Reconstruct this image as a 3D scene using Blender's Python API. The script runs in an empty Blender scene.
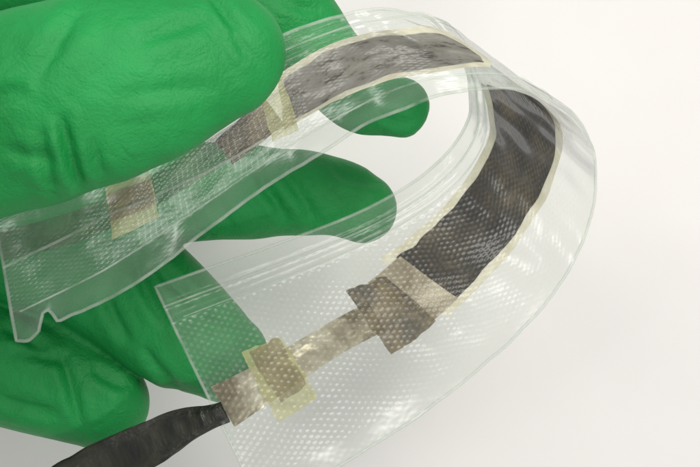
import bpy, math, numpy as np
from mathutils import Vector, noise
H=14.0
def P(px,py,z):
    k=(H-z)/H
    return np.array([(px-350)/100*k, -(py-233.5)/100*k, z])
S=bpy.context.scene
col=S.collection
# ---------- node helper ----------
class M:
    def __init__(s,name):
        s.m=bpy.data.materials.new(name); s.m.use_nodes=True
        s.t=s.m.node_tree; s.t.nodes.clear(); s.out=s.n('ShaderNodeOutputMaterial')
    def n(s,t,**k):
        nd=s.t.nodes.new(t)
        for a,b in k.items():
            if a.startswith('_'): nd.inputs[a[1:].replace('_',' ')].default_value=b
            else: setattr(nd,a,b)
        return nd
    def l(s,a,b): s.t.links.new(a,b)
    def math(s,op,a,b=None,c=None):
        nd=s.n('ShaderNodeMath',operation=op)
        for i,x in enumerate((a,b,c)):
            if x is None: continue
            if isinstance(x,(int,float)): nd.inputs[i].default_value=x
            else: s.l(x,nd.inputs[i])
        return nd.outputs[0]
    def noise(s,vec,scale,detail=3,rough=.55,dist=0):
        nd=s.n('ShaderNodeTexNoise'); nd.inputs['Scale'].default_value=scale
        nd.inputs['Detail'].default_value=detail; nd.inputs['Roughness'].default_value=rough
        nd.inputs['Distortion'].default_value=dist
        s.l(vec,nd.inputs['Vector']); return nd.outputs['Fac']
    def ramp(s,f,stops):
        nd=s.n('ShaderNodeValToRGB'); e=nd.color_ramp.elements
        while len(e)<len(stops): e.new(.5)
        for i,(p,c) in enumerate(stops):
            e[i].position=p; e[i].color=tuple(c)+(1,) if len(c)==3 else c
        s.l(f,nd.inputs[0]); return nd.outputs[0]
    def bump(s,h,strength,dist,normal=None):
        nd=s.n('ShaderNodeBump'); nd.inputs['Strength'].default_value=strength
        nd.inputs['Distance'].default_value=dist; s.l(h,nd.inputs['Height'])
        if normal: s.l(normal,nd.inputs['Normal'])
        return nd.outputs[0]

def mat_glove():
    m=M('green_nitrile'); tc=m.n('ShaderNodeTexCoord').outputs['Object']
    f=m.noise(tc,.9,4); c=m.ramp(f,[(.3,(.005,.19,.036)),(.7,(.010,.285,.062))])
    b=m.bump(m.noise(tc,42,3,.6),.6,.014)
    b=m.bump(m.noise(tc,4.5,4,.5,.6),.5,.06,b)
    p=m.n('ShaderNodeBsdfPrincipled',_Roughness=.5); m.l(c,p.inputs['Base Color']); m.l(b,p.inputs['Normal'])
    p.inputs['Specular IOR Level'].default_value=.28
    p.inputs['Subsurface Weight'].default_value=.05; p.inputs['Subsurface Radius'].default_value=(.05,.25,.08)
    m.l(p.outputs[0],m.out.inputs[0]); return m.m
def mat_film(name,embossed):
    m=M(name); uv=m.n('ShaderNodeUVMap',uv_map='UVMap').outputs[0]
    nz=m.noise(uv,2.6,4)
    fac=m.math('MULTIPLY_ADD',nz,.09,.0)
    nrm=None
    if embossed:
        wn=m.n('ShaderNodeTexNoise'); wn.inputs['Scale'].default_value=1.6; wn.inputs['Detail'].default_value=2; m.l(uv,wn.inputs['Vector'])
        vm=m.n('ShaderNodeVectorMath',operation='SCALE'); m.l(wn.outputs['Color'],vm.inputs[0]); vm.inputs['Scale'].default_value=.10
        va=m.n('ShaderNodeVectorMath',operation='ADD'); m.l(uv,va.inputs[0]); m.l(vm.outputs[0],va.inputs[1])
        sp=m.n('ShaderNodeSeparateXYZ'); m.l(va.outputs[0],sp.inputs[0])
        k=2*math.pi/.078
        x=m.math('MULTIPLY',sp.outputs[0],k*.72); y=m.math('MULTIPLY',sp.outputs[1],k*1.15)
        a=m.math('SINE',m.math('ADD',x,y)); b_=m.math('SINE',m.math('SUBTRACT',x,y))
        d=m.math('MULTIPLY',m.math('ADD',a,b_),.5)
        at=m.n('ShaderNodeAttribute',attribute_name='emboss').outputs['Fac']
        dots=m.math('MULTIPLY',m.math('MAXIMUM',m.math('SUBTRACT',d,.1),0.0),at)
        nz2=m.noise(uv,5,5,.65)
        dn=m.math('MULTIPLY',dots,m.math('MAXIMUM',m.math('MULTIPLY',m.math('SUBTRACT',nz2,.40),3.2),.3))
        fac=m.math('ADD',fac,m.math('MULTIPLY',dn,.34))
        nrm=m.bump(m.math('MULTIPLY',d,at),.4,.005)
    big=m.bump(m.noise(uv,2.2,3,.5,.3),.4,.045,nrm)
    tr=m.n('ShaderNodeBsdfTransparent'); tr.inputs[0].default_value=(.97,.982,.968,1)
    df=m.n('ShaderNodeBsdfDiffuse'); df.inputs[0].default_value=(.84,.87,.82,1)
    tl=m.n('ShaderNodeBsdfTranslucent'); tl.inputs[0].default_value=(.82,.87,.82,1)
    mx=m.n('ShaderNodeMixShader'); mx.inputs[0].default_value=.4; m.l(df.outputs[0],mx.inputs[1]); m.l(tl.outputs[0],mx.inputs[2])
    m.l(big,df.inputs['Normal'])
    m1=m.n('ShaderNodeMixShader'); m.l(fac,m1.inputs[0]); m.l(tr.outputs[0],m1.inputs[1]); m.l(mx.outputs[0],m1.inputs[2])
    gl=m.n('ShaderNodeBsdfGlossy'); gl.inputs['Roughness'].default_value=.22; m.l(big,gl.inputs['Normal'])
    fr=m.n('ShaderNodeFresnel',_IOR=1.45)
    m2=m.n('ShaderNodeMixShader'); m.l(m.math('MINIMUM',m.math('MULTIPLY',fr.outputs[0],.95),.35),m2.inputs[0]); m.l(m1.outputs[0],m2.inputs[1]); m.l(gl.outputs[0],m2.inputs[2])
    m.l(m2.outputs[0],m.out.inputs[0]); return m.m
def mat_edge(name,alpha):
    m=M(name); tc=m.n('ShaderNodeTexCoord').outputs['Object']
    tr=m.n('ShaderNodeBsdfTransparent'); tr.inputs[0].default_value=(.94,.96,.94,1)
    p=m.n('ShaderNodeBsdfPrincipled',_Roughness=.35); p.inputs['Base Color'].default_value=(.70,.74,.68,1)
    mx=m.n('ShaderNodeMixShader'); m.l(m.math('MULTIPLY',m.math('MULTIPLY_ADD',m.noise(tc,3,4),1.8,-.4),alpha),mx.inputs[0])
    m.l(tr.outputs[0],mx.inputs[1]); m.l(p.outputs[0],mx.inputs[2]); m.l(mx.outputs[0],m.out.inputs[0]); return m.m
def mat_simple(name,stops,scale=6,rough=.4,metal=0,bs=.4,bd=.02,bscale=12,alpha=1,dist=.5,detail=6,vary=0):
    m=M(name); uv=m.n('ShaderNodeUVMap',uv_map='UVMap').outputs[0]
    f=m.noise(uv,scale,detail,.6,dist); c=m.ramp(f,stops)
    b=m.bump(m.noise(uv,bscale,3,.5),bs,bd)
    p=m.n('ShaderNodeBsdfPrincipled',_Roughness=rough,_Metallic=metal); m.l(c,p.inputs['Base Color']); m.l(b,p.inputs['Normal'])
    if alpha<1:
        tr=m.n('ShaderNodeBsdfTransparent'); mx=m.n('ShaderNodeMixShader'); mx.inputs[0].default_value=alpha
        if vary: m.l(m.math('MULTIPLY_ADD',m.noise(uv,4.5,4),vary,alpha-vary*.5),mx.inputs[0])
        m.l(tr.outputs[0],mx.inputs[1]); m.l(p.outputs[0],mx.inputs[2]); m.l(mx.outputs[0],m.out.inputs[0])
    else: m.l(p.outputs[0],m.out.inputs[0])
    return m.m
def mat_foil():
    m=M('pitted_grey_foil'); uv=m.n('ShaderNodeUVMap',uv_map='UVMap').outputs[0]
    mp=m.n('ShaderNodeMapping'); mp.inputs['Scale'].default_value=(2.2,3.0,1); m.l(uv,mp.inputs[0])
    f=m.noise(mp.outputs[0],1.7,6,.66,.3)
    c=m.ramp(f,[(.36,(.045,.036,.022)),(.40,(.10,.085,.065)),(.45,(.19,.175,.145)),(.6,(.24,.225,.195)),(.75,(.31,.295,.26))])
    v=m.n('ShaderNodeTexVoronoi'); v.inputs['Scale'].default_value=7; m.l(uv,v.inputs['Vector'])
    pit=m.ramp(v.outputs['Distance'],[(.08,(.35,.3,.25)),(.16,(1,1,1))])
    mm=m.n('ShaderNodeMixRGB',blend_type='MULTIPLY'); mm.inputs[0].default_value=.7; m.l(c,mm.inputs[1]); m.l(pit,mm.inputs[2])
    p=m.n('ShaderNodeBsdfPrincipled',_Roughness=.48,_Metallic=.1); m.l(mm.outputs[0],p.inputs['Base Color'])
    m.l(m.bump(f,.3,.02),p.inputs['Normal']); m.l(p.outputs[0],m.out.inputs[0]); return m.m
def mat_carbon():
    m=M('dark_carbon'); uv=m.n('ShaderNodeUVMap',uv_map='UVMap').outputs[0]
    sp=m.n('ShaderNodeSeparateXYZ'); m.l(uv,sp.inputs[0]); k=2*math.pi/.075
    d=m.math('MULTIPLY',m.math('SINE',m.math('MULTIPLY',sp.outputs[0],k)),m.math('SINE',m.math('MULTIPLY',sp.outputs[1],k)))
    f=m.noise(uv,2.2,5,.6,.3)
    c=m.ramp(m.math('ADD',f,m.math('MULTIPLY',d,.06)),[(.36,(.010,.008,.004)),(.52,(.033,.025,.013)),(.75,(.13,.10,.055))])
    b=m.bump(d,.3,.006)
    p=m.n('ShaderNodeBsdfPrincipled',_Roughness=.5); m.l(c,p.inputs['Base Color']); m.l(b,p.inputs['Normal'])
    p.inputs['Specular IOR Level'].default_value=.25
    m.l(p.outputs[0],m.out.inputs[0]); return m.m
GLOVE=mat_glove(); FILM=mat_film('embossed_clear_film',True); FILM2=mat_film('smooth_clear_film',False)
EDGE=mat_edge('cut_plastic_edge',.42); SEAL=mat_edge('seal_line',.38); CARB=mat_carbon(); FOIL=mat_foil()
CREAM=mat_simple('cream_separator',[(.3,(.56,.52,.37)),(.7,(.72,.69,.56))],rough=.6)
BROWN=mat_simple('brown_tape',[(.38,(.06,.042,.014)),(.62,(.20,.15,.065))],scale=3.2,rough=.34,alpha=.93,bs=.8,bd=.05,bscale=4,vary=.1)
BROWN2=mat_simple('thin_brown_tape',[(.35,(.18,.145,.055)),(.65,(.36,.30,.14))],scale=3,rough=.34,alpha=.7,bs=.6,bscale=5,vary=.4)
KAPT=mat_simple('yellow_tape',[(.35,(.37,.36,.13)),(.65,(.56,.54,.26))],scale=3,rough=.32,alpha=.66,bs=.6,bscale=5,vary=.5)
TAB=mat_simple('nickel_tab',[(.35,(.15,.12,.065)),(.5,(.36,.32,.22)),(.65,(.68,.64,.50))],scale=1.8,rough=.3,metal=.45,bs=.7,bd=.08,bscale=3,detail=3)
TABD=mat_simple('dark_olive_tab',[(.35,(.02,.035,.012)),(.65,(.11,.13,.06))],scale=2.5,rough=.4,metal=.2,bs=.8,bd=.05,bscale=4,alpha=.5,vary=.5)  # half see-through, mottled dark olive
TAN=mat_simple('tan_foil',[(.35,(.20,.16,.09)),(.65,(.44,.39,.28))],metal=.25,rough=.38,scale=3)
BLACK=mat_simple('black_lead',[(.35,(.004,.006,.003)),(.65,(.022,.023,.011))],scale=3,rough=.45,bs=.8,bd=.06,bscale=3)

# ---------- ribbon ----------
ST=[ # F px,py,z   N px,py,z
(-8,200,2.1, 16,340,1.5),(85,145,2.1,108,298,1.6),(190,82,2.2,215,226,1.65),(285,35,2.2,320,152,1.75),
(345,14,2.2,420,101,1.8),(385,9,2.15,500,88,1.75),(422,16,1.95,558,101,1.55),(450,38,1.6,587,135,1.22),
(467,75,1.2,596,180,.85),(468,120,.8,583,240,.5),(435,165,.5,545,305,.25),(370,207,.35,480,368,.15),
(280,243,.3,390,435,.1),(155,287,.3,262,508,.1)]
STA=np.array(ST,float); NS=len(ST)-1
def spl(u):
    u=min(max(u,0),NS-1e-6); i=int(u); t=u-i
    p1=STA[i];p2=STA[i+1]; p0=STA[i-1] if i>0 else 2*p1-p2; p3=STA[i+2] if i+2<=NS else 2*p2-p1
    return .5*((2*p1)+(p2-p0)*t+(2*p0-5*p1+4*p2-p3)*t*t+(3*p1-p0-3*p2+p3)*t**3)
def base(u,v):
    s=spl(u); a=P(*s[:3]); b=P(*s[3:])
    return a*(1-v)+b*v
def surf(u,v,off=0):
    e=.02; u0=min(max(u,e),NS-e)
    p=base(u,v); du=base(u0+e,v)-base(u0-e,v); dv=base(u,v+.01)-base(u,v-.01)
    n=-np.cross(du,dv); n/=np.linalg.norm(n)
    w=.03*noise.noise(Vector((u*.9,v*2.2,1.7)))+.012*noise.noise(Vector((u*3,v*5,5.7)))
    w+=.03*max(0,(v-.82)/.18)*math.sin(u*5.2+1.5*math.sin(u*1.7))*(1 if u<3.5 else max(0,4.5-u))
    h=.020*(math.exp(-((v-.085)/.012)**2)+math.exp(-((v-.15)/.012)**2))
    return p+n*(off+w*1.5+(h if abs(off)>.025 else 0)*(1 if off>0 else -1))
US=np.linspace(0,NS,400); mid=np.array([base(u,.5) for u in US]); AL=np.concatenate([[0],np.cumsum(np.linalg.norm(np.diff(mid,axis=0),axis=1))])
def arc(u): return float(np.interp(u,US,AL))
GU=np.linspace(0,NS,521); GV=np.linspace(-.05,1.05,111)
G=np.array([[base(u,v) for v in GV] for u in GU]); kk=H/(H-G[...,2]); GX=G[...,0]*kk*100+350; GY=-G[...,1]*kk*100+233.5
def inv(px,py,lo,hi):
    m=(GU>=lo)&(GU<=hi); d=(GX-px)**2+(GY-py)**2; d[~m]=1e9
    i,j=np.unravel_index(np.argmin(d),d.shape); return GU[i],GV[j]
def mesh_obj(name,verts,faces,mat,uvs=None,smooth=True,parent=None):
    me=bpy.data.meshes.new(name); me.from_pydata([tuple(map(float,v)) for v in verts],[],faces); me.update()
    if uvs is not None:
        L=me.uv_layers.new(name='UVMap')
        for lp in me.loops: L.data[lp.index].uv=uvs[lp.vertex_index]
    for p in me.polygons: p.use_smooth=smooth
    o=bpy.data.objects.new(name,me); col.objects.link(o)
    if mat: me.materials.append(mat)
    if parent: o.parent=parent
    return o
def gridfaces(nu,nv,b=0):
    return [(b+i*nv+j,b+i*nv+j+1,b+(i+1)*nv+j+1,b+(i+1)*nv+j) for i in range(nu-1) for j in range(nv-1)]
dev=bpy.data.objects.new('flexible_battery_strip',None); col.objects.link(dev)
dev['label']='looped clear embossed plastic strip with grey and black electrodes'; dev['category']='flexible battery'
dev.empty_display_size=.3
def vmax(u):
    v=1.0
    v-=.11*math.exp(-((u-.36)/.075)**4)
    v+=.03*math.exp(-((u-.12)/.1)**2)
    v+=.008*noise.noise(Vector((u*2.2,0,9)))+.004*noise.noise(Vector((u*9,0,4)))
    return v
def ss(a,b,x):
    t=min(max((x-a)/(b-a),0),1); return t*t*(3-2*t)
def make_film(name,off,mat):
    nu,nv=420,70; V=[];UV=[];E=[]
    for i in range(nu):
        u=NS*i/(nu-1)
        for j in range(nv):
            t=j/(nv-1); v=t*vmax(u)
            V.append(surf(u,v,off)); UV.append((arc(u),v*2.3))
            e=.4+.55*ss(10,11.5,u)*(1-.35*ss(.55,.75,v))
            if u<6.5:
                e=.15
                if u<3 and v>.42: e=.7
            if v<.17: e=min(e,.15)
            if v>.80 and u<7.5: e=.08
            if v>.90 and u>=7.5: e=.15
            E.append(e)
    o=mesh_obj(name,V,gridfaces(nu,nv),mat,UV,parent=dev)
    a=o.data.attributes.new('emboss','FLOAT','POINT'); a.data.foreach_set('value',E)
    return o
def make_dual(name,off,sign):
    o=make_film(name,off,FILM); o.data.materials.append(FILM2)
    me=o.data; nv=70
    for p in me.polygons:
        u=NS*(p.index//(nv-1))/419
        near=(u<6.8) if sign>0 else (u>=6.8)
        p.material_index=0 if near else 1
make_dual('plastic_film',.034,1); make_dual('plastic_film',-.034,-1)
def tube(name,pts,r,mat,parent,closed=False,ns=6):
    V=[];n=len(pts);F=[]
    for i,p in enumerate(pts):
        a=pts[(i-1)%n] if (closed or i>0) else p; b=pts[(i+1)%n] if (closed or i<n-1) else p
        t=b-a; t/=np.linalg.norm(t)+1e-9
        s=np.cross(t,[0.13,.21,1]); s/=np.linalg.norm(s); q=np.cross(s,t)
        for k in range(ns):
            an=2*math.pi*k/ns; V.append(p+r*(s*math.cos(an)+q*math.sin(an)))
    for i in range(n if closed else n-1):
        j=(i+1)%n
        for k in range(ns): F.append((i*ns+k,i*ns+(k+1)%ns,j*ns+(k+1)%ns,j*ns+k))
    return mesh_obj(name,V,F,mat,None,parent=parent)
loop=[surf(NS*i/400,vmax(NS*i/400)) for i in range(401)]+[surf(NS,1-j/40) for j in range(1,40)]+[surf(NS*(1-i/400),0) for i in range(401)]+[surf(0,vmax(0)*j/40) for j in range(1,40)]
tube('cut_edge',loop,.016,EDGE,dev,closed=True)

def resample(pts,n):
    pts=np.array(pts,float); m=len(pts)
    out=[]
    for i in range(n):
        t=(m-1)*i/(n-1); k=min(int(t),m-2); f=t-k
        p1=pts[k];p2=pts[k+1];p0=pts[k-1] if k>0 else 2*p1-p2;p3=pts[k+2] if k+2<m else 2*p2-p1
        out.append(.5*((2*p1)+(p2-p0)*f+(2*p0-5*p1+4*p2-p3)*f*f+(3*p1-p0-3*p2+p3)*f**3))
    return np.array(out)
def seal(A,lo,hi,off,r=.011):
    a=resample([inv(*p,lo,hi) for p in A],90)
    tube('seal_line',[surf(q[0],q[1],off) for q in a],r,SEAL,dev)
seal([(2,266),(50,243),(105,214),(160,192),(215,166),(262,138)],0,4,.045,.014)
def seal_v(v,u0,u1,off,r=.011):
    tube('seal_line',[surf(u0+(u1-u0)*i/160,v,off) for i in range(161)],r,SEAL,dev)
seal_v(.085,7.6,13,-.05); seal_v(.15,7.6,12.9,-.05,.008); seal_v(.80,.1,6.6,.045,.010); seal_v(.1,2.2,6.2,.045,.009)
def patch(name,A,B,lo,hi,off,mat,n=50,k=16,jag=0,label=None):
    a=resample([inv(*p,lo,hi) for p in A],n); b=resample([inv(*p,lo,hi) for p in B],n)
    V=[];UV=[]
    for i in range(n):
        for j in range(k):
            t=j/(k-1); uv=a[i]*(1-t)+b[i]*t
            if jag:
                w=(1 if (j in(0,k-1) or i in (0,n-1)) else 0)
                uv=uv+w*jag*np.array([noise.noise(Vector((i*.22,j*.3,3+off*99))),.5*noise.noise(Vector((i*.22,j*.3,8+off*77)))])
            V.append(surf(uv[0],uv[1],off)); UV.append((arc(uv[0]),uv[1]*2.3))
    o=mesh_obj(name,V,gridfaces(n,k),mat,UV,parent=dev)
    if label: o['label']=label
    return o
patch('separator',[(276,76),(330,43),(400,28),(445,31),(488,57)],[(286,130),(340,99),(400,79),(440,72),(490,67)],2,6.3,.004,CREAM,jag=.02)
patch('electrode',[(280,82),(330,50),(400,34),(440,36),(480,56)],[(290,121),(340,93),(400,73),(440,67),(483,62)],2,6.3,.010,FOIL,jag=.03,label='mottled silver grey foil electrode')
patch('separator',[(481,84),(490,122),(479,160),(449,200),(418,230),(380,257)],[(549,90),(561,130),(552,182),(527,229),(496,270),(448,318)],7.0,13,-.004,CREAM,jag=.02)
patch('electrode',[(487,84),(496,125),(485,165),(455,205),(425,235),(396,258)],[(544,90),(555,130),(546,180),(521,225),(490,265),(458,299)],7.0,13,-.010,CARB,jag=.03,label='black carbon coated electrode')
patch('current_collector',[(400,256),(368,282)],[(458,299),(432,322)],9.5,13,-.015,TAN,n=14)
patch('metal_tab',[(368,300),(320,328),(260,362),(212,387)],[(385,330),(335,358),(275,398),(234,428)],10,13,-.012,TAB)
patch('adhesive_tape',[(346,290),(386,274)],[(390,355),(436,322)],10,13,-.020,BROWN,n=20,jag=.03,label='dark brown tape patch')
patch('adhesive_tape',[(242,352),(280,335)],[(276,421),(318,396)],10,13,-.021,KAPT,n=20,jag=.02,label='translucent yellow tape patch')
patch('adhesive_tape',[(250,352),(279,337)],[(281,402),(308,384)],10,13,-.026,BROWN2,n=20,jag=.02)
patch('metal_tab',[(250,112),(180,158),(110,195),(40,222),(-6,232)],[(262,140),(196,182),(120,225),(50,250),(0,262)],0,4,.012,TABD)
patch('adhesive_tape',[(214,142),(262,98)],[(232,164),(286,124)],0,5,.018,BROWN,n=20,jag=.02,label='dark brown tape patch')
patch('adhesive_tape',[(258,86),(282,74)],[(272,142),(298,130)],0,5,.024,KAPT,n=20,jag=.02)
patch('adhesive_tape',[(106,186),(150,172)],[(114,238),(158,216)],0,3,.020,KAPT,n=20,jag=.02,label='translucent yellow tape patch')
patch('adhesive_tape',[(108,192),(151,178)],[(111,222),(154,203)],0,3,.026,BROWN2,n=20,jag=.02)
def lead():
    L=[(226,410,.22),(210,417,.2),(190,425,.16),(150,443,.08),(110,463,0),(60,492,-.1),(0,540,-.2)]; Wd=[11,13,17,22,25,26,26]
    r=resample([l+(w,) for l,w in zip(L,Wd)],80); V=[];UV=[];F=[]
    k=22
    for i in range(80):
        c=P(*r[i][:3]); d=P(*r[min(i+1,79)][:3])-P(*r[max(i-1,0)][:3]); d/=np.linalg.norm(d); s=np.cross(d,[0,0,1])
        for j in range(k):
            a=2*math.pi*j/k; ca=math.cos(a); sa=math.sin(a)
            ca=math.copysign(abs(ca)**.5,ca)
            q=c+s*ca*r[i][3]/100+np.array([0,0,1])*sa*.02
            q=q+.03*np.array(noise.noise_vector(Vector(q*2.2)))+.008*np.array(noise.noise_vector(Vector(q*6)))+np.array([0,0,.03*math.sin(ca*2.5+i*.1)])
            V.append(q); UV.append((i*.05,j*.1))
    for i in range(79):
        for j in range(k): F.append((i*k+j,i*k+(j+1)%k,(i+1)*k+(j+1)%k,(i+1)*k+j))
    F.append(tuple(range(k)))
    o=mesh_obj('lead_wire',V,F,BLACK,UV,parent=dev); o['label']='flat black tape wrapped lead'
lead()

# ---------- gloved hand ----------
HV=[];HF=[]
def limb(ctrl,flat=.85,n=60,ns=28):
    r=resample(ctrl,n); C=[P(*q[:3]) for q in r]; R=[q[3]/100*(H-q[2])/H for q in r]
    def cap(c,d,R0):
        return [(c+d*R0*math.sin(a),R0*math.cos(a)) for a in np.linspace(.12,math.pi/2-.03,9)]
    d0=C[0]-C[1]; d0/=np.linalg.norm(d0); d1=C[-1]-C[-2]; d1/=np.linalg.norm(d1)
    seq=list(reversed(cap(C[0],d0,R[0])))+list(zip(C,R))+cap(C[-1],d1,R[-1])
    b=len(HV); m=len(seq)
    for i,(c,rr) in enumerate(seq):
        a=seq[max(i-1,0)][0]; e=seq[min(i+1,m-1)][0]; t=e-a; t/=np.linalg.norm(t)
        s=np.cross(t,[0,0,1]); s/=np.linalg.norm(s); q=np.cross(s,t)
        for k in range(ns):
            an=2*math.pi*k/ns; HV.append(tuple(c+s*rr*math.cos(an)+q*rr*flat*math.sin(an)))
    for i in range(m-1):
        for k in range(ns): HF.append((b+i*ns+k,b+i*ns+(k+1)%ns,b+(i+1)*ns+(k+1)%ns,b+(i+1)*ns+k))
    HF.append(tuple(b+k for k in range(ns))[::-1]); HF.append(tuple(b+(m-1)*ns+k for k in range(ns)))
limb([(-330,190,1.6,120),(-150,142,2.2,108),(-20,119,2.75,102),(70,97,2.95,98),(150,73,2.95,92),(218,52,2.85,68)],flat=.6)
limb([(-300,60,1.2,90),(-60,-20,1.2,62),(150,-25,1.2,56),(270,12,1.2,52),(325,60,1.1,42),(362,98,1.05,38),(400,107,1.1,34)],flat=.8)
limb([(-320,150,.5,80),(-60,190,-.1,56),(130,194,-.35,52),(260,192,-.45,46),(325,196,-.45,42),(364,210,-.45,37)],flat=.85)
limb([(-320,240,.3,80),(-80,225,-.2,60),(40,245,-.45,66),(120,282,-.5,66),(180,328,-.5,60),(226,358,-.5,46)],flat=.8)
limb([(-320,330,.2,80),(-120,330,-.25,62),(-20,355,-.6,66),(45,376,-.65,62),(100,402,-.65,50)],flat=.8)
limb([(-560,220,.6,150),(-400,210,.7,190),(-300,200,.7,185)],flat=.55)
limb([(-900,250,.4,120),(-620,230,.6,125),(-430,210,.6,150)],flat=.7)
me=bpy.data.meshes.new('tmp'); me.from_pydata(HV,[],HF); me.update()
o=bpy.data.objects.new('gloved_hand',me); col.objects.link(o)
md=o.modifiers.new('r','REMESH'); md.mode='VOXEL'; md.voxel_size=.032
sm=o.modifiers.new('s','SMOOTH'); sm.iterations=9; sm.factor=.5
dg=bpy.context.evaluated_depsgraph_get(); me2=bpy.data.meshes.new_from_object(o.evaluated_get(dg)); o.modifiers.clear(); o.data=me2; me2.name='gloved_hand'
nv=len(me2.vertices); co=np.empty(nv*3); me2.vertices.foreach_get('co',co); co=co.reshape(-1,3)
no=np.array([v.normal[:] for v in me2.vertices])
kz=H/(H-co[:,2]); QX=co[:,0]*kz*100+350; QY=-co[:,1]*kz*100+233.5
D=np.zeros(nv)
wob=np.array([noise.noise(Vector(c*1.7)) for c in co]); lump=np.array([noise.noise(Vector(c*.75)+Vector((3,1,4))) for c in co])
lump2=np.array([noise.noise(Vector((c[0]*2.6+c[1],c[1]*1.3,c[2]))+Vector((7,1,4))) for c in co])
D+=.05*lump+.022*lump2
FOLDS=[(58,112,80,196,.07,6,1),(36,128,50,200,.045,6,1),(92,135,104,184,.03,6,1),(88,6,30,86,.045,9,1),(30,86,-20,100,.04,8,1),
(205,-10,240,30,.05,6,1),(110,100,225,88,.025,8,1),(130,40,215,22,.025,8,1),(232,30,262,62,.02,6,1),(0,150,60,165,.03,7,1),
(128,250,168,330,.06,6,0),(150,262,205,322,.05,6,0),(170,285,246,330,.04,5,0),(100,290,130,345,.06,6,0),(140,345,180,392,.04,5,0),
(0,325,48,352,.06,6,0),(10,352,70,362,.04,6,0),(60,350,84,430,.05,6,0),(-10,395,60,420,.05,6,0),(90,368,128,392,.04,5,0),
(250,155,285,225,.05,6,0),(278,160,318,225,.045,6,0),(210,170,222,225,.04,6,0),(330,170,380,190,.03,5,0),
(280,0,320,14,.03,5,0),(375,118,420,124,.025,5,0)]
for x1,y1,x2,y2,dp,wd,ly in FOLDS:
    L=math.hypot(x2-x1,y2-y1); tx,ty=(x2-x1)/L,(y2-y1)/L
    a=((QX-x1)*tx+(QY-y1)*ty)/L; s=-(QX-x1)*ty+(QY-y1)*tx+7*wob+10*(a-.5)**2
    taper=np.clip(1-np.abs(2*a-1)**3,0,1)*(np.abs(2*a-1)<1)
    lay=(co[:,2]>1.9) if ly else (co[:,2]<1.9)
    D+=lay*taper*dp*(-np.exp(-(s/wd)**2)+.55*np.exp(-((s-2*wd)/(1.3*wd))**2)+.3*np.exp(-((s+2.2*wd)/(1.3*wd))**2))
co+=no*D[:,None]
me2.vertices.foreach_set('co',co.reshape(-1)); me2.update()
for p in me2.polygons: p.use_smooth=True
me2.materials.clear(); me2.materials.append(GLOVE)
o['label']='hand in wrinkled green nitrile glove holding a clear strip'; o['category']='gloved hand'

# ---------- white surface ----------
m=M('white_paper'); tc=m.n('ShaderNodeTexCoord').outputs['Object']
c=m.ramp(m.noise(tc,.35,3),[(.3,(.84,.81,.78)),(.7,(.87,.85,.82))])
p=m.n('ShaderNodeBsdfPrincipled',_Roughness=.7); m.l(c,p.inputs['Base Color']); m.l(m.bump(m.noise(tc,14,4),.15,.01),p.inputs['Normal']); m.l(p.outputs[0],m.out.inputs[0])
t=mesh_obj('white_surface',[(-40,-40,-3.2),(40,-40,-3.2),(40,40,-3.2),(-40,40,-3.2)],[(0,1,2,3)],m.m); t['kind']='structure'

# ---------- light ----------
w=bpy.data.worlds.new('World'); S.world=w; w.use_nodes=True
w.node_tree.nodes['Background'].inputs[0].default_value=(.98,.98,1,1); w.node_tree.nodes['Background'].inputs[1].default_value=.50
def area(name,loc,tgt,sx,sy,e,c=(1,.975,.94)):
    l=bpy.data.lights.new(name,'AREA'); l.shape='RECTANGLE'; l.size=sx; l.size_y=sy; l.energy=e; l.color=c
    a=bpy.data.objects.new(name,l); col.objects.link(a); a.location=loc
    a.rotation_euler=(Vector(tgt)-Vector(loc)).to_track_quat('-Z','Y').to_euler()
area('added_glint_lamp',(5,7,15.5),(1.5,-1.5,0),3.5,7,1850)
area('added_glint_lamp',(-7,7,13),(0,0,0),1.8,8,620)
area('added_glint_lamp',(3,-11,15),(0,0,0),6,1.4,620)  # added narrow light near the mirror direction, for glints on the tilted film
cam=bpy.data.cameras.new('camera'); co_=bpy.data.objects.new('camera',cam); col.objects.link(co_)
co_.location=(0,0,H); cam.sensor_width=36; cam.lens=36*H/7.0; cam.clip_end=200
S.camera=co_
S.view_settings.view_transform='Standard'; S.view_settings.look='None'
